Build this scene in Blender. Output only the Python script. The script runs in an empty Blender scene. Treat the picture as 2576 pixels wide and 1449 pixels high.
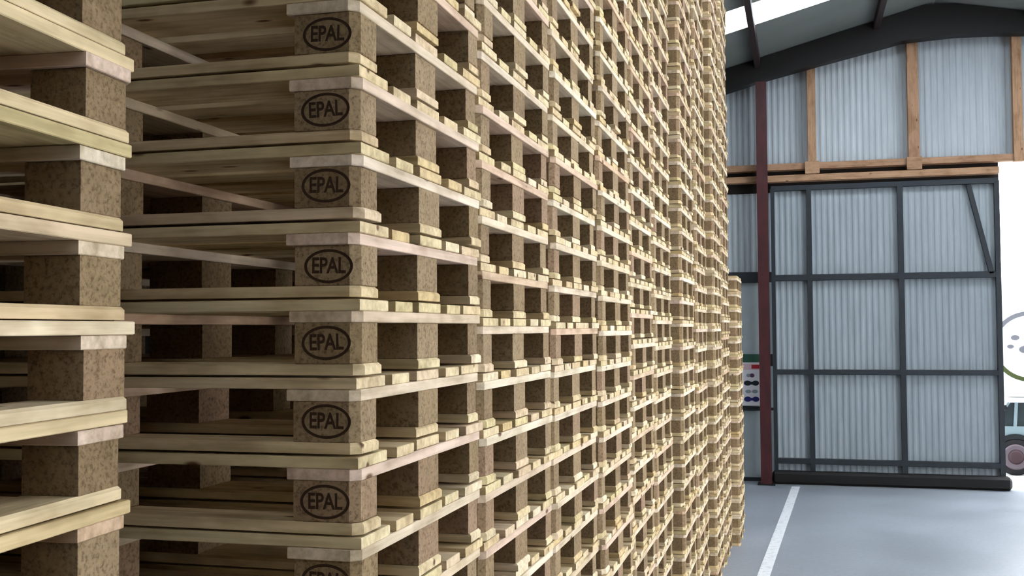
import bpy, bmesh, math, random
from mathutils import Vector, Matrix

random.seed(7)
SC = bpy.context.scene
COL = SC.collection

# ------------------------------------------------------------------ camera
CAM = Vector((0.7977, -1.8742, 2.0124))
YAW, PITCH, ROLL, FPX = -0.260261, 0.0378079, -0.00612236, 2707.8
_fw = Vector((math.sin(YAW) * math.cos(PITCH), math.cos(YAW) * math.cos(PITCH), math.sin(PITCH)))
_rt = Vector((math.cos(YAW), -math.sin(YAW), 0))
_up = _rt.cross(_fw)
RT = _rt * math.cos(ROLL) + _up * math.sin(ROLL)
UP = -_rt * math.sin(ROLL) + _up * math.cos(ROLL)
FW = _fw
cam = bpy.data.objects.new('camera', bpy.data.cameras.new('camera'))
COL.objects.link(cam)
cam.data.sensor_width = 36.0
cam.data.lens = 36.0 * FPX / 2576.0
cam.data.clip_start = 0.02
cam.matrix_world = Matrix(((RT.x, UP.x, -FW.x, CAM.x), (RT.y, UP.y, -FW.y, CAM.y),
                           (RT.z, UP.z, -FW.z, CAM.z), (0, 0, 0, 1)))
SC.camera = cam

# ------------------------------------------------------------------ daylight
world = bpy.data.worlds.new('overcast_sky')
SC.world = world
world.use_nodes = True
bg = world.node_tree.nodes['Background']
bg.inputs[0].default_value = (0.93, 0.97, 1.0, 1)
bg.inputs[1].default_value = 5.8
SC.view_settings.view_transform = 'Standard'
SC.view_settings.look = 'None'
SC.view_settings.exposure = 1.1
SC.view_settings.gamma = 1.0
SC.view_settings.use_curve_mapping = False

# ------------------------------------------------------------------ helpers
def lin(r, g, b):
    f = lambda c: c / 12.92 if c <= 0.04045 else ((c + 0.055) / 1.055) ** 2.4
    return (f(r / 255), f(g / 255), f(b / 255), 1)

def mat(name, rgb, rough=0.7, spec=0.3, metallic=0.0):
    m = bpy.data.materials.new(name)
    m.use_nodes = True
    b = m.node_tree.nodes['Principled BSDF']
    b.inputs['Base Color'].default_value = lin(*rgb)
    b.inputs['Roughness'].default_value = rough
    b.inputs['Specular IOR Level'].default_value = spec
    b.inputs['Metallic'].default_value = metallic
    return m, m.node_tree, b

def ramp(nt, fac, stops):
    n = nt.nodes.new('ShaderNodeValToRGB')
    cr = n.color_ramp
    while len(cr.elements) < len(stops):
        cr.elements.new(0.5)
    for e, (p, c) in zip(cr.elements, stops):
        e.position = p
        e.color = c
    nt.links.new(fac, n.inputs['Fac'])
    return n.outputs['Color']

def noise(nt, vec, scale, detail=3, rough=0.55):
    n = nt.nodes.new('ShaderNodeTexNoise')
    n.inputs['Scale'].default_value = scale
    n.inputs['Detail'].default_value = detail
    n.inputs['Roughness'].default_value = rough
    if vec is not None:
        nt.links.new(vec, n.inputs['Vector'])
    return n.outputs['Fac']

def mixc(nt, fac, a, b, mode='MIX'):
    n = nt.nodes.new('ShaderNodeMix')
    n.data_type = 'RGBA'
    n.blend_type = mode
    for s, v in ((n.inputs[0], fac), (n.inputs[6], a), (n.inputs[7], b)):
        if hasattr(v, 'links'):
            nt.links.new(v, s)
        else:
            s.default_value = v
    return n.outputs[2]

def obj_coords(nt, scale=(1, 1, 1), rand=True):
    """object coordinates, shifted per object so that copies do not repeat"""
    tc = nt.nodes.new('ShaderNodeTexCoord')
    mp = nt.nodes.new('ShaderNodeMapping')
    mp.inputs['Scale'].default_value = scale
    nt.links.new(tc.outputs['Object'], mp.inputs['Vector'])
    if rand:
        oi = nt.nodes.new('ShaderNodeObjectInfo')
        mul = nt.nodes.new('ShaderNodeMath'); mul.operation = 'MULTIPLY'; mul.inputs[1].default_value = 57.0
        nt.links.new(oi.outputs['Random'], mul.inputs[0])
        cb = nt.nodes.new('ShaderNodeCombineXYZ')
        for k in range(3):
            nt.links.new(mul.outputs[0], cb.inputs[k])
        nt.links.new(cb.outputs[0], mp.inputs['Location'])
        return mp.outputs['Vector'], oi.outputs['Random']
    return mp.outputs['Vector'], None

def bump(nt, b, height, strength=0.3, dist=0.002):
    n = nt.nodes.new('ShaderNodeBump')
    n.inputs['Strength'].default_value = strength
    n.inputs['Distance'].default_value = dist
    nt.links.new(height, n.inputs['Height'])
    nt.links.new(n.outputs['Normal'], b.inputs['Normal'])

def wood_mat(name, tints, grain=0.35, knots=True):
    m, nt, b = mat(name, tints[0], 0.75, 0.2)
    vec, rnd = obj_coords(nt, (1.6, 34, 34))
    n = len(tints)
    base = ramp(nt, rnd, [((i + 0.5) / n, lin(*t)) for i, t in enumerate(tints)])
    g = noise(nt, vec, 1.6, 4, 0.6)
    gr = ramp(nt, g, [(0.3, (1 - grain, 1 - grain, 1 - grain * 1.15, 1)), (0.62, (1, 1, 1, 1))])
    c = mixc(nt, 1.0, base, gr, 'MULTIPLY')
    v2, _ = obj_coords(nt, (6, 14, 14))
    blot = noise(nt, v2, 0.9, 3, 0.6)
    bl = ramp(nt, blot, [(0.34, (0.64, 0.60, 0.54, 1)), (0.55, (1, 1, 1, 1))])
    c = mixc(nt, 0.8, c, bl, 'MULTIPLY')
    if knots:
        v3, _ = obj_coords(nt, (9, 22, 22))
        vo = nt.nodes.new('ShaderNodeTexVoronoi')
        vo.inputs['Scale'].default_value = 0.55
        nt.links.new(v3, vo.inputs['Vector'])
        kn = ramp(nt, vo.outputs['Distance'], [(0.06, (1, 1, 1, 1)), (0.12, (0, 0, 0, 1))])
        c = mixc(nt, kn, c, lin(92, 62, 38))
    nt.links.new(c, b.inputs['Base Color'])
    bump(nt, b, g, 0.35, 0.0015)
    return m

M = {}
M['deck'] = wood_mat('pine_board', [(212, 187, 146), (224, 202, 164), (206, 178, 128), (216, 190, 160), (210, 190, 142), (230, 210, 178)])
M['stringer'] = wood_mat('pale_pine_board', [(220, 198, 174), (226, 206, 184), (212, 190, 158), (218, 192, 174), (206, 172, 142), (224, 207, 182)])

m, nt, b = mat('chip_block', (158, 138, 112), 0.85, 0.15)
vec, rnd = obj_coords(nt, (1, 1, 1))
base = ramp(nt, rnd, [(0.1, lin(134, 112, 84)), (0.4, lin(150, 128, 99)), (0.7, lin(140, 118, 87)), (0.95, lin(150, 123, 99))])
sp = noise(nt, vec, 115, 3, 0.75)
c = mixc(nt, 1.0, base, ramp(nt, sp, [(0.32, (0.46, 0.41, 0.35, 1)), (0.5, (0.96, 0.96, 0.96, 1)), (0.72, (1.16, 1.14, 1.1, 1))]), 'MULTIPLY')
st = noise(nt, vec, 22, 3, 0.6)
c = mixc(nt, 0.7, c, ramp(nt, st, [(0.35, (0.76, 0.74, 0.7, 1)), (0.6, (1, 1, 1, 1))]), 'MULTIPLY')
nt.links.new(c, b.inputs['Base Color'])
bump(nt, b, sp, 0.5, 0.002)
M['block'] = m

M['brand'] = mat('burnt_brand', (58, 42, 32), 0.9, 0.1)[0]

m, nt, b = mat('galvanised_sheet', (172, 184, 194), 0.5, 0.4)
vec, rnd = obj_coords(nt, (9, 1, 1.1))
c = mixc(nt, 1.0, ramp(nt, rnd, [(0.0, lin(142, 151, 157)), (1.0, lin(150, 158, 163))]),
         ramp(nt, noise(nt, vec, 1.3, 4, 0.6), [(0.3, (0.82, 0.83, 0.84, 1)), (0.65, (1, 1, 1, 1))]), 'MULTIPLY')
nt.links.new(c, b.inputs['Base Color'])
M['sheet'] = m
m, nt, b = mat('pale_cladding', (166, 174, 180), 0.5, 0.4)
vec, rnd = obj_coords(nt, (9, 1, 1.1))
c = mixc(nt, 1.0, ramp(nt, rnd, [(0.0, lin(164, 172, 178)), (1.0, lin(174, 182, 187))]),
         ramp(nt, noise(nt, vec, 1.3, 4, 0.6), [(0.3, (0.84, 0.85, 0.86, 1)), (0.65, (1, 1, 1, 1))]), 'MULTIPLY')
nt.links.new(c, b.inputs['Base Color'])
M['clad'] = m

m, nt, b = mat('grey_green_panel', (142, 154, 152), 0.6, 0.3)
vec, _ = obj_coords(nt, (3, 1, 2), False)
nt.links.new(mixc(nt, 1.0, lin(176, 186, 190), ramp(nt, noise(nt, vec, 2, 3), [(0.3, (0.85, 0.87, 0.86, 1)), (0.7, (1, 1, 1, 1))]), 'MULTIPLY'), b.inputs['Base Color'])
M['panel'] = m
M['green'] = mat('green_paint', (48, 92, 76), 0.6)[0]

m, nt, b = mat('dark_steel', (30, 38, 46), 0.5, 0.4)
vec, _ = obj_coords(nt, (4, 4, 4))
nt.links.new(mixc(nt, 1.0, lin(30, 38, 46), ramp(nt, noise(nt, vec, 3, 3), [(0.3, (0.75, 0.75, 0.75, 1)), (0.7, (1.1, 1.05, 1, 1))]), 'MULTIPLY'), b.inputs['Base Color'])
M['frame'] = m
M['purlin'] = mat('brown_oxide_paint', (42, 28, 28), 0.6, 0.3)[0]
M['girder'] = mat('blackened_steel', (17, 15, 15), 0.6, 0.3)[0]

m, nt, b = mat('red_oxide_paint', (112, 36, 40), 0.5, 0.4)
vec, _ = obj_coords(nt, (6, 6, 2.2))
nt.links.new(mixc(nt, 1.0, lin(70, 22, 26), ramp(nt, noise(nt, vec, 2.2, 4, 0.6), [(0.35, (0.6, 0.55, 0.55, 1)), (0.6, (1, 1, 1, 1))]), 'MULTIPLY'), b.inputs['Base Color'])
M['red'] = m

M['timber'] = wood_mat('orange_timber', [(172, 136, 108), (178, 142, 112), (166, 130, 104)], 0.3)
M['shade_backing'] = mat('shade_backing_dark', (40, 34, 32), 0.8)[0]  # near-black; carries the header gap's shade, also used on the light-blocking strip

m, nt, b = mat('roof_sheet', (150, 154, 150), 0.6, 0.3)
vec, rnd = obj_coords(nt, (1, 1, 1))
nt.links.new(mixc(nt, 1.0, ramp(nt, rnd, [(0, lin(114, 118, 115)), (1, lin(124, 128, 125))]), ramp(nt, noise(nt, vec, 1.7, 4), [(0.3, (0.85, 0.86, 0.84, 1)), (0.7, (1, 1, 1, 1))]), 'MULTIPLY'), b.inputs['Base Color'])
M['roof'] = m

m, nt, b = mat('translucent_rooflight', (245, 247, 250), 0.5, 0.2)
tr = nt.nodes.new('ShaderNodeBsdfTranslucent')
tr.inputs['Color'].default_value = (0.92, 0.94, 0.96, 1)
nt.links.new(tr.outputs[0], nt.nodes['Material Output'].inputs['Surface'])
M['skylight'] = m

m, nt, b = mat('concrete_floor', (132, 137, 144), 0.42, 0.45)
vec, _ = obj_coords(nt, (1, 1, 1), False)
n1 = noise(nt, vec, 0.9, 5, 0.6)
n2 = noise(nt, vec, 26, 3, 0.6)
c = mixc(nt, 1.0, ramp(nt, n1, [(0.3, lin(130, 136, 144)), (0.7, lin(152, 159, 169))]), ramp(nt, n2, [(0.3, (0.88, 0.88, 0.88, 1)), (0.6, (1, 1, 1, 1))]), 'MULTIPLY')
nt.links.new(c, b.inputs['Base Color'])
rr = nt.nodes.new('ShaderNodeMapRange')
rr.inputs['To Min'].default_value = 0.26; rr.inputs['To Max'].default_value = 0.5
nt.links.new(n1, rr.inputs['Value']); nt.links.new(rr.outputs[0], b.inputs['Roughness'])
bump(nt, b, n2, 0.15, 0.003)
M['floor'] = m
m, nt, b = mat('yard_concrete', (186, 186, 188), 0.8, 0.2)
vec, _ = obj_coords(nt, (1, 1, 1), False)
nt.links.new(mixc(nt, 1.0, lin(190, 190, 192), ramp(nt, noise(nt, vec, 1.5, 4), [(0.3, (0.88, 0.88, 0.88, 1)), (0.7, (1, 1, 1, 1))]), 'MULTIPLY'), b.inputs['Base Color'])
M['yard'] = m

m, nt, b = mat('worn_white_paint', (214, 218, 220), 0.6, 0.3)
vec, _ = obj_coords(nt, (1, 1, 1), False)
c = ramp(nt, noise(nt, vec, 18, 4, 0.7), [(0.3, lin(176, 182, 188)), (0.5, lin(216, 220, 224))])
nt.links.new(c, b.inputs['Base Color'])
M['line'] = m

for k, rgb, ro in [('white', (238, 238, 236), 0.5), ('sign_white', (236, 232, 238), 0.5), ('sign_pink', (226, 196, 204), 0.5), ('sign_red', (190, 44, 58), 0.5),
                   ('sign_dark', (34, 44, 54), 0.5), ('sign_navy', (36, 36, 104), 0.5), ('sign_grey', (150, 160, 168), 0.5),
                   ('sign_purple', (96, 60, 96), 0.5), ('tyre', (26, 24, 26), 0.8), ('rim', (92, 80, 86), 0.4), ('hub', (58, 38, 42), 0.5),
                   ('black', (18, 22, 24), 0.6), ('truck_pale', (120, 136, 140), 0.35), ('emblem_grey', (112, 110, 116), 0.5),
                   ('emblem_green', (66, 74, 34), 0.5), ('plaster', (60, 57, 53), 0.9), ('dark_wall', (44, 41, 38), 0.9)]:
    M[k] = mat(k, rgb, ro)[0]
m, nt, b = mat('cab_glass', (36, 46, 48), 0.3, 0.3)
M['glass'] = m

def link(name, me, parent=None, loc=(0, 0, 0), rot=(0, 0, 0)):
    o = bpy.data.objects.new(name, me)
    COL.objects.link(o)
    o.parent = parent
    o.location = loc
    o.rotation_euler = rot
    return o

def tag(o, label=None, cat=None, group=None, kind=None):
    for k, v in (('label', label), ('category', cat), ('group', group), ('kind', kind)):
        if v:
            o[k] = v
    return o

def mesh(name, verts, faces, material, smooth=False):
    me = bpy.data.meshes.new(name)
    me.from_pydata(verts, [], faces)
    me.materials.append(material)
    if smooth:
        for p in me.polygons:
            p.use_smooth = True
    me.update()
    return me

def fix(me):
    bm = bmesh.new(); bm.from_mesh(me)
    bmesh.ops.recalc_face_normals(bm, faces=bm.faces)
    bm.to_mesh(me); bm.free()
    return me

def inset(poly, d):
    """shrink a convex polygon (counter-clockwise) by d"""
    n = len(poly); out = []
    for i in range(n):
        p0, p1, p2 = (Vector(poly[i - 1]), Vector(poly[i]), Vector(poly[(i + 1) % n]))
        e1 = (p1 - p0).normalized(); e2 = (p2 - p1).normalized()
        n1 = Vector((-e1.y, e1.x)); n2 = Vector((-e2.y, e2.x))
        k = d / max(0.2, 1 + n1.dot(n2))
        out.append(tuple(p1 + (n1 + n2) * k))
    return out

def prism(name, poly, z0, z1, material, bev_lo=0.0015, bev_hi=0.0015):
    """upright prism over a convex outline with small bevels at its top and bottom edges"""
    rings = [(inset(poly, bev_lo), z0), (poly, z0 + bev_lo), (poly, z1 - bev_hi), (inset(poly, bev_hi), z1)]
    n = len(poly)
    vs = [(x, y, z) for pl, z in rings for x, y in pl]
    fs = [tuple(range(n))[::-1], tuple(range(3 * n, 4 * n))]
    for k in range(3):
        for i in range(n):
            j = (i + 1) % n
            fs.append((k * n + i, k * n + j, (k + 1) * n + j, (k + 1) * n + i))
    return mesh(name, vs, fs, material)

def rect(x0, x1, y0, y1, ch=None, c=0.02):
    """outline with chamfered corners; ch names the corners: '--' '+-' '++' '-+'"""
    ch = ch or ()
    o = []
    def corner(x, y, key, dx, dy, first_x):
        if key in ch:
            a = (x + dx * c, y); bb = (x, y + dy * c)
            o.extend([bb, a] if not first_x else [a, bb])
        else:
            o.append((x, y))
    corner(x0, y0, '--', 1, 1, False)
    corner(x1, y0, '+-', -1, 1, True)
    corner(x1, y1, '++', -1, -1, False)
    corner(x0, y1, '-+', 1, -1, True)
    return o

def box_mesh(name, x0, x1, y0, y1, z0, z1, material, bev=0.0):
    if bev:
        return prism(name, rect(x0, x1, y0, y1), z0, z1, material, bev, bev)
    vs = [(x, y, z) for z in (z0, z1) for x, y in ((x0, y0), (x1, y0), (x1, y1), (x0, y1))]
    fs = [(3, 2, 1, 0), (4, 5, 6, 7), (0, 1, 5, 4), (1, 2, 6, 5), (2, 3, 7, 6), (3, 0, 4, 7)]
    return mesh(name, vs, fs, material)

def box(name, x0, x1, y0, y1, z0, z1, material, parent=None, bev=0.0):
    """a box as an object whose origin is the box's centre of base"""
    cx, cy = (x0 + x1) / 2, (y0 + y1) / 2
    me = box_mesh(name, x0 - cx, x1 - cx, y0 - cy, y1 - cy, 0, z1 - z0, material, bev)
    return link(name, me, parent, (cx, cy, z0))

def empty(name, loc, parent=None):
    o = link(name, None, parent, loc)
    o.empty_display_size = 0.1
    return o

def rel(o, parent):
    """place o, given in world coordinates, under an unrotated parent"""
    o.parent = parent
    o.location = Vector(o.location) - Vector(parent.location)
    return o

# ================================================================== the setting
WY = 12.68                       # inner face of the far wall
X_LEFT, X_RIGHT, Y_BACK = -1.34, 8.0, -7.0
OPENING0, OPENING1 = 0.0, 5.6         # unseen opening in the right-hand wall, sized for the side light
RIDGE, VALLEY = 2.5, -0.15

def roof_z(x):
    if x < VALLEY:
        return 5.37 + 0.29 * (VALLEY - x)
    if x <= RIDGE:
        return 5.37 + 0.262 * (x - VALLEY)
    return 5.37 + 0.262 * (RIDGE - VALLEY) - 0.2 * (x - RIDGE)

floor = link('floor', box_mesh('floor', X_LEFT, X_RIGHT, Y_BACK, WY + 0.06, -0.2, 0, M['floor']))
tag(floor, kind='structure')
ground = link('ground_outside', box_mesh('ground_outside', -40, 60, WY + 0.06, 70, -0.25, -0.01, M['yard']))
tag(ground, kind='structure')
ya, yb = -6.5, 12.25
lx = lambda y: 0.722 + (y - 12.11) * 0.0473
me = mesh('floor_line', [(lx(ya) - .05, ya, 0.002), (lx(ya) + .05, ya, 0.002), (lx(yb) + .05, yb, 0.002), (lx(yb) - .05, yb, 0.002),
                         (lx(ya) - .05, ya, 0.0005), (lx(ya) + .05, ya, 0.0005), (lx(yb) + .05, yb, 0.0005), (lx(yb) - .05, yb, 0.0005)],
          [(0, 1, 2, 3), (7, 6, 5, 4), (0, 4, 5, 1), (1, 5, 6, 2), (2, 6, 7, 3), (3, 7, 4, 0)], M['line'])
link('floor_line', me, floor)['label'] = 'worn white painted line along the aisle'

wl = link('wall_left_added', box_mesh('wall_left_added', X_LEFT - 0.12, X_LEFT, Y_BACK, WY + 0.06, -0.2, 6.1, M['plaster']))  # added close behind the stacks to keep light out of them
tag(wl, kind='structure')
wb = link('wall_back_added', box_mesh('wall_back_added', X_LEFT, X_RIGHT, Y_BACK - 0.12, Y_BACK, -0.2, 6.1, M['dark_wall']))  # unseen, added to cut the light coming from behind the camera
tag(wb, kind='structure')
# unseen right-hand wall, added with a wide opening sized for the side light
wr = tag(empty('wall_right', (X_RIGHT, 0, 0)), kind='structure')
for y0, y1, z0, z1 in ((Y_BACK, OPENING0, -0.2, 5.0), (OPENING0, OPENING1, 3.5, 5.0), (OPENING1, WY + .06, -0.2, 5.0)):
    rel(box('wall_section', X_RIGHT, X_RIGHT + .12, y0, y1, z0, z1, M['dark_wall']), wr)

# ---- far wall: corrugated cladding, timber posts and rails
wall = tag(empty('wall_far', (0, WY, 0)), kind='structure')

def corrugated(name, x0, x1, z0, z1, y, parent, material=None, pitch=0.076, amp=0.004, top=None):
    """a profiled metal sheet standing in the x-z plane; top(x) may trim its upper edge"""
    n = max(8, int((x1 - x0) / pitch * 8))
    cx = (x0 + x1) / 2
    vs = []
    t = 0.0035
    for i in range(n + 1):
        x = x0 + (x1 - x0) * i / n
        s = math.sin(2 * math.pi * x / pitch)
        d = amp * max(-0.75, min(0.75, s * 1.3)) / 0.75
        zt = min(z1, top(x)) if top else z1
        vs += [(x - cx, d - t, 0), (x - cx, d - t, zt - z0), (x - cx, d + t, 0), (x - cx, d + t, zt - z0)]
    fs = []
    for i in range(n):
        a, b = 4 * i, 4 * i + 4
        fs += [(a, b, b + 1, a + 1), (a + 2, a + 3, b + 3, b + 2), (a + 1, b + 1, b + 3, a + 3), (a, a + 2, b + 2, b)]
    fs += [(0, 1, 3, 2), (4 * n, 4 * n + 2, 4 * n + 3, 4 * n + 1)]
    me = mesh(name, vs, fs, material or M['sheet'])
    return rel(link(name, me, None, (cx, y, z0)), parent)

below_roof = lambda x: roof_z(x) - 0.01
for x0, x1 in ((X_LEFT, 0.30), (0.30, 0.99), (0.99, 2.24), (2.24, 3.44), (3.44, 5.6), (5.6, 8.0)):
    corrugated('cladding_sheet', x0 + .004, x1 - .004, 4.06, 7, WY, wall, M['clad'], top=below_roof)
corrugated('cladding_sheet', X_LEFT, 0.52, 2.74, 3.90, WY, wall, M['clad'])
P = lambda *a, **k: rel(box(*a, **k), wall)
P('wall_panel', X_LEFT, 0.52, WY - .02, WY + .02, 1.66, 2.60, M['panel'])
P('green_panel', X_LEFT, 0.39, WY - .022, WY + .02, 1.50, 1.66, M['green'])
P('wall_panel', X_LEFT, 0.52, WY - .02, WY + .02, 0.96, 1.50, M['panel'])
P('wall_panel', X_LEFT, 0.52, WY - .02, WY + .02, 0.05, 0.92, M['panel'])
P('cladding_rail', X_LEFT, 0.39, WY - .06, WY + .04, 2.60, 2.74, M['frame'], bev=.004)
P('cladding_rail', X_LEFT, 0.39, WY - .05, WY + .04, 0.92, 0.97, M['frame'], bev=.003)
P('cladding_rail', X_LEFT, 0.39, WY - .05, WY + .04, 0.0, 0.05, M['frame'], bev=.003)
P('closing_strip', 0.40, 0.54, WY + .022, WY + .04, 0.0, 4.06, M['shade_backing'])  # added backing that blocks daylight slits beside the column
P('header_shade_board', X_LEFT, 3.24, WY - .01, WY + .03, 3.78, 4.06, M['shade_backing'])  # dark board standing in for the shade between and under the rails
P('timber_rail', X_LEFT, 8.0, WY - .16, WY - .03, 4.055, 4.14, M['timber'], bev=.004)
P('timber_rail', X_LEFT, 3.22, WY - .19, WY - .07, 3.90, 3.985, M['timber'], bev=.004)
def post(x, w, z0):
    h = below_roof(x) - 0.12 - z0
    o = link('timber_post', prism('timber_post', rect(-h / 2, h / 2, -w / 2, w / 2), -0.05, 0.05, M['timber'], .003, .003), None,
             (x, WY - .14, z0 + h / 2), (0, math.radians(-90), 0))
    o.rotation_euler = Matrix(((0, 1, 0), (0, 0, 1), (1, 0, 0))).to_euler()
    return rel(o, wall)
post(0.995, 0.105, 3.985); post(2.235, 0.135, 3.985); post(3.45, 0.11, 4.04); post(5.6, 0.11, 4.04)
for x in (0.995, 2.235):
    P('timber_packer', x - .09, x + .09, WY - .21, WY - .17, 3.99, 4.15, M['timber'], bev=.003)

# ---- roof: sheets, rooflight strips, purlins, girder
ceil = tag(empty('ceiling', (0, 0, 5.4)), kind='structure')
def roof_sheet(x0, x1, y0, y1, material, name):
    z0, z1 = roof_z(x0 + 1e-4), roof_z(x1 - 1e-4)
    cx, cy, cz = (x0 + x1) / 2, (y0 + y1) / 2, (z0 + z1) / 2
    hx, hy, t = (x1 - x0) / 2, (y1 - y0) / 2, 0.05
    vs = [(sx * hx, sy * hy, (z0 if sx < 0 else z1) - cz + dz) for dz in (0, t) for sx, sy in ((-1, -1), (1, -1), (1, 1), (-1, 1))]
    fs = [(3, 2, 1, 0), (4, 5, 6, 7), (0, 1, 5, 4), (1, 2, 6, 5), (2, 3, 7, 6), (3, 0, 4, 7)]
    return rel(link(name, mesh(name, vs, fs, material), None, (cx, cy, cz)), ceil)
bands, y = [], Y_BACK
strips = [(-5.6, -4.7), (2.3, 3.15), (6.1, 6.95), (9.9, 10.75)]  # only the last is in view; the others are added to light the aisle
for s0, s1 in strips:
    bands += [(y, s0, 'roof_sheet'), (s0, s1, 'rooflight')]
    y = s1
bands.append((y, WY + 0.06, 'roof_sheet'))
for y0, y1, nm in bands:
    for x0, x1 in ((X_LEFT, VALLEY), (VALLEY, RIDGE), (RIDGE, X_RIGHT)):
        lit = nm == 'rooflight' and x0 != X_LEFT
        roof_sheet(x0, x1, y0 + .004, y1 - .004, M['skylight'] if lit else M['roof'], nm if lit else 'roof_sheet')
for x in (0.33, 1.80, 3.60, 5.4, 7.2):
    z = roof_z(x)
    rel(box('purlin', x - .035, x + .035, Y_BACK, WY - .35, z - .13, z - .012, M['purlin'], bev=.003), ceil)
# arched girder in front of the far wall
xs = [X_LEFT, -1.0, -0.15, 0.36, 1.04, 1.86, 2.1, 2.38, 2.74, 3.2, 3.58, 4.4, 5.4, 6.6, 8.0]
lo = [4.78, 4.92, 5.06, 5.2, 5.353, 5.53, 5.586, 5.60, 5.616, 5.60, 5.575, 5.45, 5.28, 5.02, 4.7]
hi = [roof_z(x) - 0.012 for x in xs]
vs, fs = [], []
for x, a, c_ in zip(xs, lo, hi):
    vs += [(x, -.09, a), (x, .09, a), (x, .09, c_), (x, -.09, c_)]
for i in range(len(xs) - 1):
    for k in range(4):
        fs.append((4 * i + k, 4 * i + (k + 1) % 4, 4 * i + 4 + (k + 1) % 4, 4 * i + 4 + k))
fs += [(0, 1, 2, 3), tuple(4 * (len(xs) - 1) + k for k in (3, 2, 1, 0))]
rel(link('roof_girder', fix(mesh('roof_girder', vs, fs, M['girder'])), None, (0, WY - .3, 0)), ceil)

# ---- sliding door slid across the left of the doorway
DY = WY - 0.10
door = tag(empty('door_1', (1.86, DY, 0)), kind='structure')
D = lambda *a, **k: rel(box(*a, **k), door)
cols = [0.47, 0.943, 2.06, 3.19]
rows = [0.06, 0.285, 1.43, 2.65, 3.80]
for i in range(3):
    for j in range(4):
        corrugated('door_sheet', cols[i] + .002, cols[i + 1] - .002, rows[j] + .002, rows[j + 1] - .002, DY + .04, door)
for x, w in ((0.485, .05), (0.943, .062), (2.06, .068), (3.195, .06)):
    D('door_stile', x - w / 2, x + w / 2, DY - .045, DY + .022, 0.16, 3.82, M['frame'], bev=.004)
for z, h in ((0.285, .07), (1.43, .065), (2.65, .08), (3.82, .07)):
    D('door_rail', 0.47, 3.22, DY - .04, DY + .02, z - h / 2, z + h / 2, M['frame'], bev=.004)
# bottom girder, a dark rounded beam
prof = [(-.11, .03), (-.08, .0), (.06, .0), (.09, .03), (.09, .13), (.06, .16), (-.08, .16), (-.11, .13)]
vs = [(x, py, pz) for x in (-1.39, 1.39) for py, pz in prof] + [(sx, py * .7, (pz - .08) * .6 + .08) for sx in (-1.42, 1.42) for py, pz in prof]
fs = [(i, (i + 1) % 8, 8 + (i + 1) % 8, 8 + i) for i in range(8)]
fs += [(16 + i, 16 + (i + 1) % 8, (i + 1) % 8, i) for i in range(8)] + [(8 + i, 8 + (i + 1) % 8, 24 + (i + 1) % 8, 24 + i) for i in range(8)]
fs += [tuple(range(16, 24))[::-1], tuple(range(24, 32))]
rel(link('bottom_beam', fix(mesh('bottom_beam', vs, fs, M['girder'])), None, (1.855, DY - .09, 0.005)), door)
# diagonal brace in the upper right corner
a, c_ = Vector((2.87, 0, 3.78)), Vector((3.12, 0, 2.66))
L = (c_ - a).length
br = link('door_brace', prism('door_brace', rect(-L / 2, L / 2, -.03, .03), -.02, .02, M['frame'], .003, .003), None,
          ((a.x + c_.x) / 2, DY - .02, (a.z + c_.z) / 2))
d = (c_ - a).normalized()
br.rotation_euler = Matrix(((d.x, -d.z, 0), (0, 0, 1), (d.z, d.x, 0))).to_euler()
rel(br, door)

# ---- red steel column
colm = tag(empty('steel_column', (0.365, WY - .3, 0)), 'slim dark red steel column beside the corrugated sliding door', 'column')
w, dpt, t = 0.068, 0.075, 0.012
prof = [(-w, -dpt), (w, -dpt), (w, -dpt + t), (t / 2, -dpt + t), (t / 2, dpt - t), (w, dpt - t), (w, dpt), (-w, dpt), (-w, dpt - t), (-t / 2, dpt - t), (-t / 2, -dpt + t), (-w, -dpt + t)]
n = len(prof)
vs = [(x, y, z) for z in (0.015, 5.19) for x, y in prof]
fs = [(i, (i + 1) % n, n + (i + 1) % n, n + i) for i in range(n)] + [tuple(range(n))[::-1], tuple(range(n, 2 * n))]
link('shaft', mesh('shaft', vs, fs, M['red']), colm)
link('base_plate', box_mesh('base_plate', -.11, .11, -.12, .12, 0, .015, M['girder'], .003), colm)

# ---- notice sign left of the column
sign = tag(empty('notice_sign', (0.18, WY - .05, 0.985)), 'white safety notice with red header and dark bands beside the red column', 'sign')
def S(name, x0, x1, z0, z1, material, depth=.002):
    return link(name, box_mesh(name, x0, x1, -.012 - depth, -.012, z0, z1, material), sign)
link('sign_board', box_mesh('sign_board', -.13, .13, -.012, .004, 0, .565, M['sign_white'], .002), sign)
S('header_band', -.12, .12, .47, .55, M['sign_pink'])
S('red_lettering', .005, .105, .485, .535, M['sign_red'], .003)
def disc(name, cx, cz, rx, rz, material, n=20):
    vs = [(cx + rx * math.cos(2 * math.pi * i / n), y, cz + rz * math.sin(2 * math.pi * i / n)) for y in (-.015, -.012) for i in range(n)]
    fs = [tuple(range(n)), tuple(range(n, 2 * n))[::-1]] + [(i, n + i, n + (i + 1) % n, (i + 1) % n) for i in range(n)]
    return link(name, fix(mesh(name, vs, fs, material)), sign)
disc('pictogram', -.035, .395, .028, .022, M['sign_grey'])
disc('pictogram', .012, .395, .03, .026, M['sign_purple'])
for z, m_, nm in ((.265, 'sign_dark', 'dark_band'), (.055, 'sign_navy', 'navy_band')):
    disc(nm, -.048, z + .03, .048, .034, M[m_])
    disc(nm, .055, z + .03, .045, .034, M[m_])
    S(nm, -.06, .07, z + .012, z + .048, M[m_], .0025)
for x in (-.04, .045):
    disc('pictogram', x, .185, .038, .024, M['sign_grey'])

# ================================================================== pallets
T = 0.022
Z_BOT, Z_BLK, Z_STR, Z_DECK = 0.0, 0.0215, 0.0995, 0.1215
ME = {}
def board_variants(key, make):
    ME[key] = make()
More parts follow.
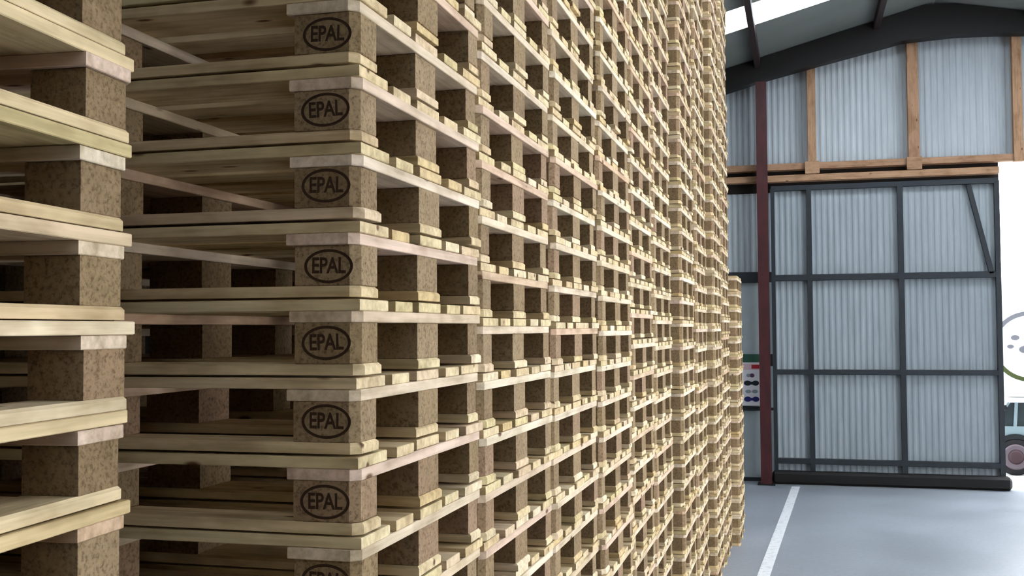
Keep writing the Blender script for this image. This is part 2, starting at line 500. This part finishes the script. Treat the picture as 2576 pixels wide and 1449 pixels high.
# deck boards (length along x), stringer boards (length along y) and bottom boards share meshes per width
ME['deck145'] = prism('deck_board', rect(-.6, .6, -.0725, .0725), 0, T - .0005, M['deck'], .0015, .0015)
ME['deck100'] = prism('deck_board', rect(-.6, .6, -.05, .05), 0, T - .0005, M['deck'], .0015, .0015)
# stringers are built with their length along local x and turned by 90 degrees
ME['str_mid'] = prism('stringer_board', rect(-.4, .4, -.0725, .0725), 0, T, M['stringer'])
ME['str_out'] = prism('stringer_board', rect(-.4, .4, -.0725, .0725, ('--', '+-'), .017), 0, T, M['stringer'])
ME['bot145'] = prism('bottom_board', rect(-.6, .6, -.0725, .0725), 0, T - .0005, M['deck'], .001, .005)
ME['bot100'] = prism('bottom_board', rect(-.6, .6, -.05, .05, ('--', '+-'), .017), 0, T - .0005, M['deck'], .001, .005)
BH = 0.078
ME['blk_mid'] = prism('block', rect(-.068, .068, -.067, .067), 0, BH, M['block'])
ME['blk_side'] = prism('block', rect(-.068, .068, -.0475, .0475), 0, BH, M['block'])
ME['blk_end'] = prism('block', rect(-.065, .065, -.067, .067), 0, BH, M['block'])
ME['blk_corner'] = prism('block', rect(-.065, .065, -.0475, .0475, ('+-',), .017), 0, BH, M['block'])
ME['blk_corner_l'] = prism('block', rect(-.065, .065, -.0475, .0475, ('--',), .017), 0, BH, M['block'])

# burnt oval mark with the lettering, lying in the x-z plane and facing -y
def brand_mesh():
    cu = bpy.data.curves.new('brand_text', 'FONT')
    cu.body = 'EPAL'
    cu.align_x = 'CENTER'; cu.align_y = 'CENTER'
    cu.size = 0.042
    cu.offset = 0.0010
    cu.space_character = 0.96
    cu.resolution_u = 3
    to = bpy.data.objects.new('brand_text', cu)
    COL.objects.link(to)
    bpy.context.view_layer.update()
    dg = bpy.context.evaluated_depsgraph_get()
    tm = bpy.data.meshes.new_from_object(to.evaluated_get(dg))
    vs = [(v.co.x * 0.80, -0.0006, v.co.y * 1.0) for v in tm.vertices]
    fs = [tuple(p.vertices) for p in tm.polygons]
    bpy.data.objects.remove(to); bpy.data.curves.remove(cu); bpy.data.meshes.remove(tm)
    n, base = 36, len(vs)
    for rx, rz in ((.0505, .0325), (.0445, .0272)):
        vs += [(rx * math.cos(2 * math.pi * i / n), -.0006, rz * math.sin(2 * math.pi * i / n)) for i in range(n)]
    fs += [(base + i, base + (i + 1) % n, base + n + (i + 1) % n, base + n + i) for i in range(n)]
    me = mesh('brand_mark', vs, fs, M['brand'])
    return me
ME['brand'] = brand_mesh()

R = random.Random(11)
def j(a):
    return R.uniform(-a, a)

def build_pallet(root, brand=False, low=False):
    ys = (-.3275, -.16375, 0, .16375, .3275)
    def put(name, key, x, y, z, rz=0.0, jx=.0035, jy=.0025, jr=.0012, tilt=.0012):
        return link(name, ME[key], root, (x + j(jx), y + j(jy), z), (j(tilt), j(tilt), rz + j(jr)))
    # jitter keeps the boards from lining up like a machine drawing
    for k, y in enumerate(ys):
        put('deck_board', 'deck145' if k in (0, 2, 4) else 'deck100', 0, y + (0.0 if k in (0, 4) else 0), Z_DECK, jx=.005, jy=.002)
    put('stringer_board', 'str_out', .5275, 0, Z_STR, math.pi / 2, .003, .003)
    put('stringer_board', 'str_mid', 0, 0, Z_STR, math.pi / 2, .003, .003)
    put('stringer_board', 'str_out', -.5275, 0, Z_STR, -math.pi / 2, .003, .003)
    for k, y in enumerate((-.35, 0, .35)):
        put('bottom_board', 'bot145' if k == 1 else 'bot100', 0, y, Z_BOT, math.pi if k == 2 else 0, .004, .002)
    for x in (-.531, 0, .531):
        for k, y in enumerate((-.3485, 0, .3485)):
            rz = math.pi if k == 2 else 0
            if x == 0:
                key = 'blk_mid' if k == 1 else 'blk_side'
            elif k == 1:
                key = 'blk_end'
            else:
                key = 'blk_corner' if (x > 0) == (k == 0) else 'blk_corner_l'
            b_ = put('block', key, x, y, Z_BLK, rz, .003, .002, .010)
            if brand and k == 0 and x != 0:
                bm_ = link('brand_mark', ME['brand'], b_, (.002 + j(.003), -.0475, .039 + j(.003)), (0, j(.05), 0))
                bm_['label'] = 'burnt oval mark with lettering'

def seen(p):
    d = Vector(p) - CAM
    z = d.dot(FW)
    return 1288 + FPX * d.dot(RT) / z, 724.5 - FPX * d.dot(UP) / z

ORD = ['first', 'second', 'third', 'fourth', 'fifth', 'sixth', 'seventh', 'eighth', 'ninth', 'tenth', 'eleventh', 'twelfth', 'thirteenth', 'fourteenth',
       'fifteenth', 'sixteenth', 'seventeenth', 'eighteenth', 'nineteenth', 'twentieth', 'twenty-first', 'twenty-second', 'twenty-third', 'twenty-fourth',
       'twenty-fifth', 'twenty-sixth', 'twenty-seventh', 'twenty-eighth', 'twenty-ninth', 'thirtieth', 'thirty-first', 'thirty-second', 'thirty-third',
       'thirty-fourth', 'thirty-fifth', 'thirty-sixth', 'thirty-seventh', 'thirty-eighth']

# x of the aisle face, y of the near face, pitch of the layers, number of layers, what the stack is called
STACKS = [
    (0.000, 0.000, .1482, 20, 'the stack with oval stamps'),
    (0.000, 0.822, .1460, 22, 'the second stack along the aisle'),
    (0.005, 1.645, .1454, 24, 'the third stack along the aisle'),
    (0.020, 2.470, .1446, 26, 'the fourth stack along the aisle'),
    (0.020, 3.290, .1510, 26, 'the fifth stack along the aisle'),
    (0.025, 4.110, .1488, 29, 'the sixth stack along the aisle'),
    (0.085, 4.990, .1475, 31, 'the seventh stack along the aisle'),
    (0.105, 5.812, .1447, 33, 'the eighth stack along the aisle'),
    (0.160, 6.650, .1447, 35, 'the ninth stack along the aisle'),
    (0.175, 7.475, .1505, 35, 'the tenth stack along the aisle'),
    (0.248, 8.310, .1468, 17, 'the low last stack near the sign'),
]
def make_stack(cx, cy, rz, pitch, count, desc, faces, brand=False, jx=.006, jy=.004):
    roots = []
    for n in range(count):
        o = empty('wooden_pallet', (cx + j(jx), cy + j(jy), n * pitch))
        o.rotation_euler = (0, 0, rz + j(.003))
        build_pallet(o, brand)
        roots.append(o)
    vis = []
    for n, o in enumerate(roots):
        inview = False
        for fx, fy in faces:
            for dz in (0.03, 0.075, 0.12):
                x, y = seen((fx, fy, n * pitch + dz))
                inview = inview or (-5 < x < 2580 and 0 < y < 1449)
        if inview:
            vis.append(n)
    low_last = count == 17
    for n, o in enumerate(roots):
        g = 'pallets of ' + desc
        if n in vis:
            k = len(vis) - 1 - vis.index(n)
            if low_last:
                lab = f'wooden pallet, {ORD[k]} from the top in {desc}' if k else f'topmost wooden pallet in {desc}'
            else:
                lab = f"wooden pallet, {ORD[k]} from the photo's top edge in {desc}"
        else:
            lab = f"wooden pallet out of the photo's frame in {desc}"
        tag(o, lab, 'pallet', g)
for i, (fx, fy, p, cnt, desc) in enumerate(STACKS):
    make_stack(fx - .6, fy + .4, 0, p, cnt, desc, [(fx, fy + .02), (fx, fy + .4), (fx, fy + .78)], brand=(i == 0))
# the stack at the left edge stands with its long side to the aisle
ANG = math.radians(90 + 4.2)
ux = Vector((math.cos(ANG), math.sin(ANG)))          # pallet length direction, away from the camera
uy = Vector((-ux.y, ux.x))                           # pallet width direction
far = Vector((-0.262, -0.325))                         # far corner of its aisle face
ctr = far - ux * .6 + uy * .4
f1 = far - ux * .03; f2 = far - ux * .2
make_stack(ctr.x, ctr.y, ANG, .1450, 18, "the leftmost, cropped stack", [(f1.x, f1.y), (f2.x, f2.y)], jx=.005, jy=.005)

# ================================================================== outside the doorway
tr = tag(empty('utility_truck', (3.6, 14.0, -0.01)), 'small white truck with dark windows parked outside the open doorway', 'truck')
def wheel(x, y):
    n = 28
    def ring(name, prof, material, parent, smooth=True):
        vs = [(r * math.cos(2 * math.pi * i / n), yy, r * math.sin(2 * math.pi * i / n)) for r, yy in prof for i in range(n)]
        k = len(prof)
        fs = [(a * n + i, a * n + (i + 1) % n, (a + 1) * n + (i + 1) % n, (a + 1) * n + i) for a in range(k - 1) for i in range(n)]
        fs += [tuple(range(n)), tuple(range((k - 1) * n, k * n))[::-1]]
        return link(name, fix(mesh(name, vs, fs, material, smooth)), parent)
    ty = ring('wheel', [(.17, -.07), (.225, -.075), (.25, -.05), (.25, .05), (.225, .075), (.17, .07)], M['tyre'], tr)
    ty.location = (x, y, .25)
    ring('rim', [(.10, -.072), (.15, -.085), (.172, -.078), (.172, -.05)], M['rim'], ty)
    ring('hub', [(.03, -.10), (.07, -.095), (.10, -.076), (.10, -.05)], M['hub'], ty)
wheel(0, 0.05); wheel(2.0, 0.05); wheel(0, 1.15); wheel(2.0, 1.15)
TB = lambda nm, x0, x1, y0, y1, z0, z1, m_, bev=.01: link(nm, box_mesh(nm, x0, x1, y0, y1, z0, z1, M[m_], bev), tr)
TB('chassis', -.3, 2.6, .15, 1.05, .28, .42, 'black')
# cab side with a wheel arch cut out of its lower edge
arch = [(.3 * math.cos(a), .25 + .3 * math.sin(a)) for a in [math.pi * k / 12 for k in range(12, -1, -1)]]
outl = [(-.36, .36)] + [(x, z) for x, z in arch if z > .36] + [(.62, .36), (.62, .66), (-.32, .66)]
vs = [(x, y, z) for y in (.0, 1.2) for x, z in outl]
n = len(outl)
fs = [tuple(range(n)), tuple(range(n, 2 * n))[::-1]] + [(i, n + i, n + (i + 1) % n, (i + 1) % n) for i in range(n)]
link('cab_body', fix(mesh('cab_body', vs, fs, M['truck_pale'])), tr)
vs, fs = [], []
for k, (r0, r1) in enumerate(((.245, .31),)):
    aa = [math.pi * (0.08 + 0.84 * q / 12) for q in range(13)]
    for a in aa:
        for r in (r0, r1):
            for y in (-.02, .12):
                vs.append((r * math.cos(a), y, .25 + r * math.sin(a)))
    for q in range(12):
        o_ = 4 * q
        fs += [(o_, o_ + 4, o_ + 6, o_ + 2), (o_ + 1, o_ + 3, o_ + 7, o_ + 5), (o_, o_ + 1, o_ + 5, o_ + 4), (o_ + 2, o_ + 6, o_ + 7, o_ + 3)]
    fs += [(0, 2, 3, 1), (48, 49, 51, 50)]
link('wheel_arch', fix(mesh('wheel_arch', vs, fs, M['black'])), tr)
vs = [(-.28, .03, .66), (.58, .03, .66), (.58, .06, .98), (-.06, .06, .98), (-.28, 1.17, .66), (.58, 1.17, .66), (.58, 1.14, .98), (-.06, 1.14, .98)]
fs = [(0, 1, 2, 3), (7, 6, 5, 4), (0, 4, 5, 1), (1, 5, 6, 2), (2, 6, 7, 3), (3, 7, 4, 0)]
link('cab_window', fix(mesh('cab_window', vs, fs, M['glass'])), tr)
def bar(nm, a, c_, r, m_):
    a, c_ = Vector(a), Vector(c_)
    dd = (c_ - a).normalized()
    s = dd.cross(Vector((0, 1, 0))).normalized(); q = dd.cross(s)
    vs = [tuple(p + s * (sx * r) + q * (sy * r)) for p in (a, c_) for sx, sy in ((-1, -1), (1, -1), (1, 1), (-1, 1))]
    fs = [(3, 2, 1, 0), (4, 5, 6, 7), (0, 1, 5, 4), (1, 2, 6, 5), (2, 3, 7, 6), (3, 0, 4, 7)]
    return link(nm, fix(mesh(nm, vs, fs, M[m_])), tr)
bar('window_pillar', (-.30, .02, .64), (-.05, .05, 1.0), .016, 'truck_pale')
bar('window_pillar', (.0, .02, .64), (.03, .05, 1.0), .02, 'truck_pale')
bar('window_pillar', (.58, .02, .64), (.58, .05, 1.0), .02, 'truck_pale')
bar('mirror', (-.17, -.05, .90), (-.11, -.05, .93), .028, 'black')
TB('cab_roof', -.08, .62, .02, 1.18, .98, 1.05, 'white')
TB('box_body', -.2, 2.7, -.02, 1.25, 1.06, 2.6, 'white')
# round emblem on the box side: grey upper arc, green lower arc
def arc(nm, a0, a1, r0, r1, m_):
    q = 18; vs = []; cx, cz = .20, 1.74
    for k in range(q + 1):
        a = math.radians(a0 + (a1 - a0) * k / q)
        for r in (r0, r1):
            for y in (-.035, -.022):
                vs.append((cx + r * math.cos(a), y, cz + r * math.sin(a)))
    fs = []
    for k in range(q):
        o_ = 4 * k
        fs += [(o_, o_ + 4, o_ + 6, o_ + 2), (o_ + 1, o_ + 3, o_ + 7, o_ + 5), (o_, o_ + 1, o_ + 5, o_ + 4), (o_ + 2, o_ + 6, o_ + 7, o_ + 3)]
    fs += [(0, 2, 3, 1), (4 * q, 4 * q + 1, 4 * q + 3, 4 * q + 2)]
    return link(nm, fix(mesh(nm, vs, fs, M[m_])), tr)
for ex, ez, er in ((-.10, 1.86, .035), (-.16, 1.74, .028), (.02, 1.70, .05), (.22, 1.80, .07)):
    q = 14
    vs = [(.12 + ex + er * 1.5 * math.cos(2 * math.pi * i / q), y, ez + er * math.sin(2 * math.pi * i / q)) for y in (-.034, -.022) for i in range(q)]
    fs = [tuple(range(q)), tuple(range(q, 2 * q))[::-1]] + [(i, q + i, q + (i + 1) % q, (i + 1) % q) for i in range(q)]
    link('emblem_mark', fix(mesh('emblem_mark', vs, fs, M['emblem_grey'])), tr)
arc('emblem_arc', 30, 172, .42, .475, 'emblem_grey')
arc('emblem_arc', 184, 330, .42, .475, 'emblem_green')
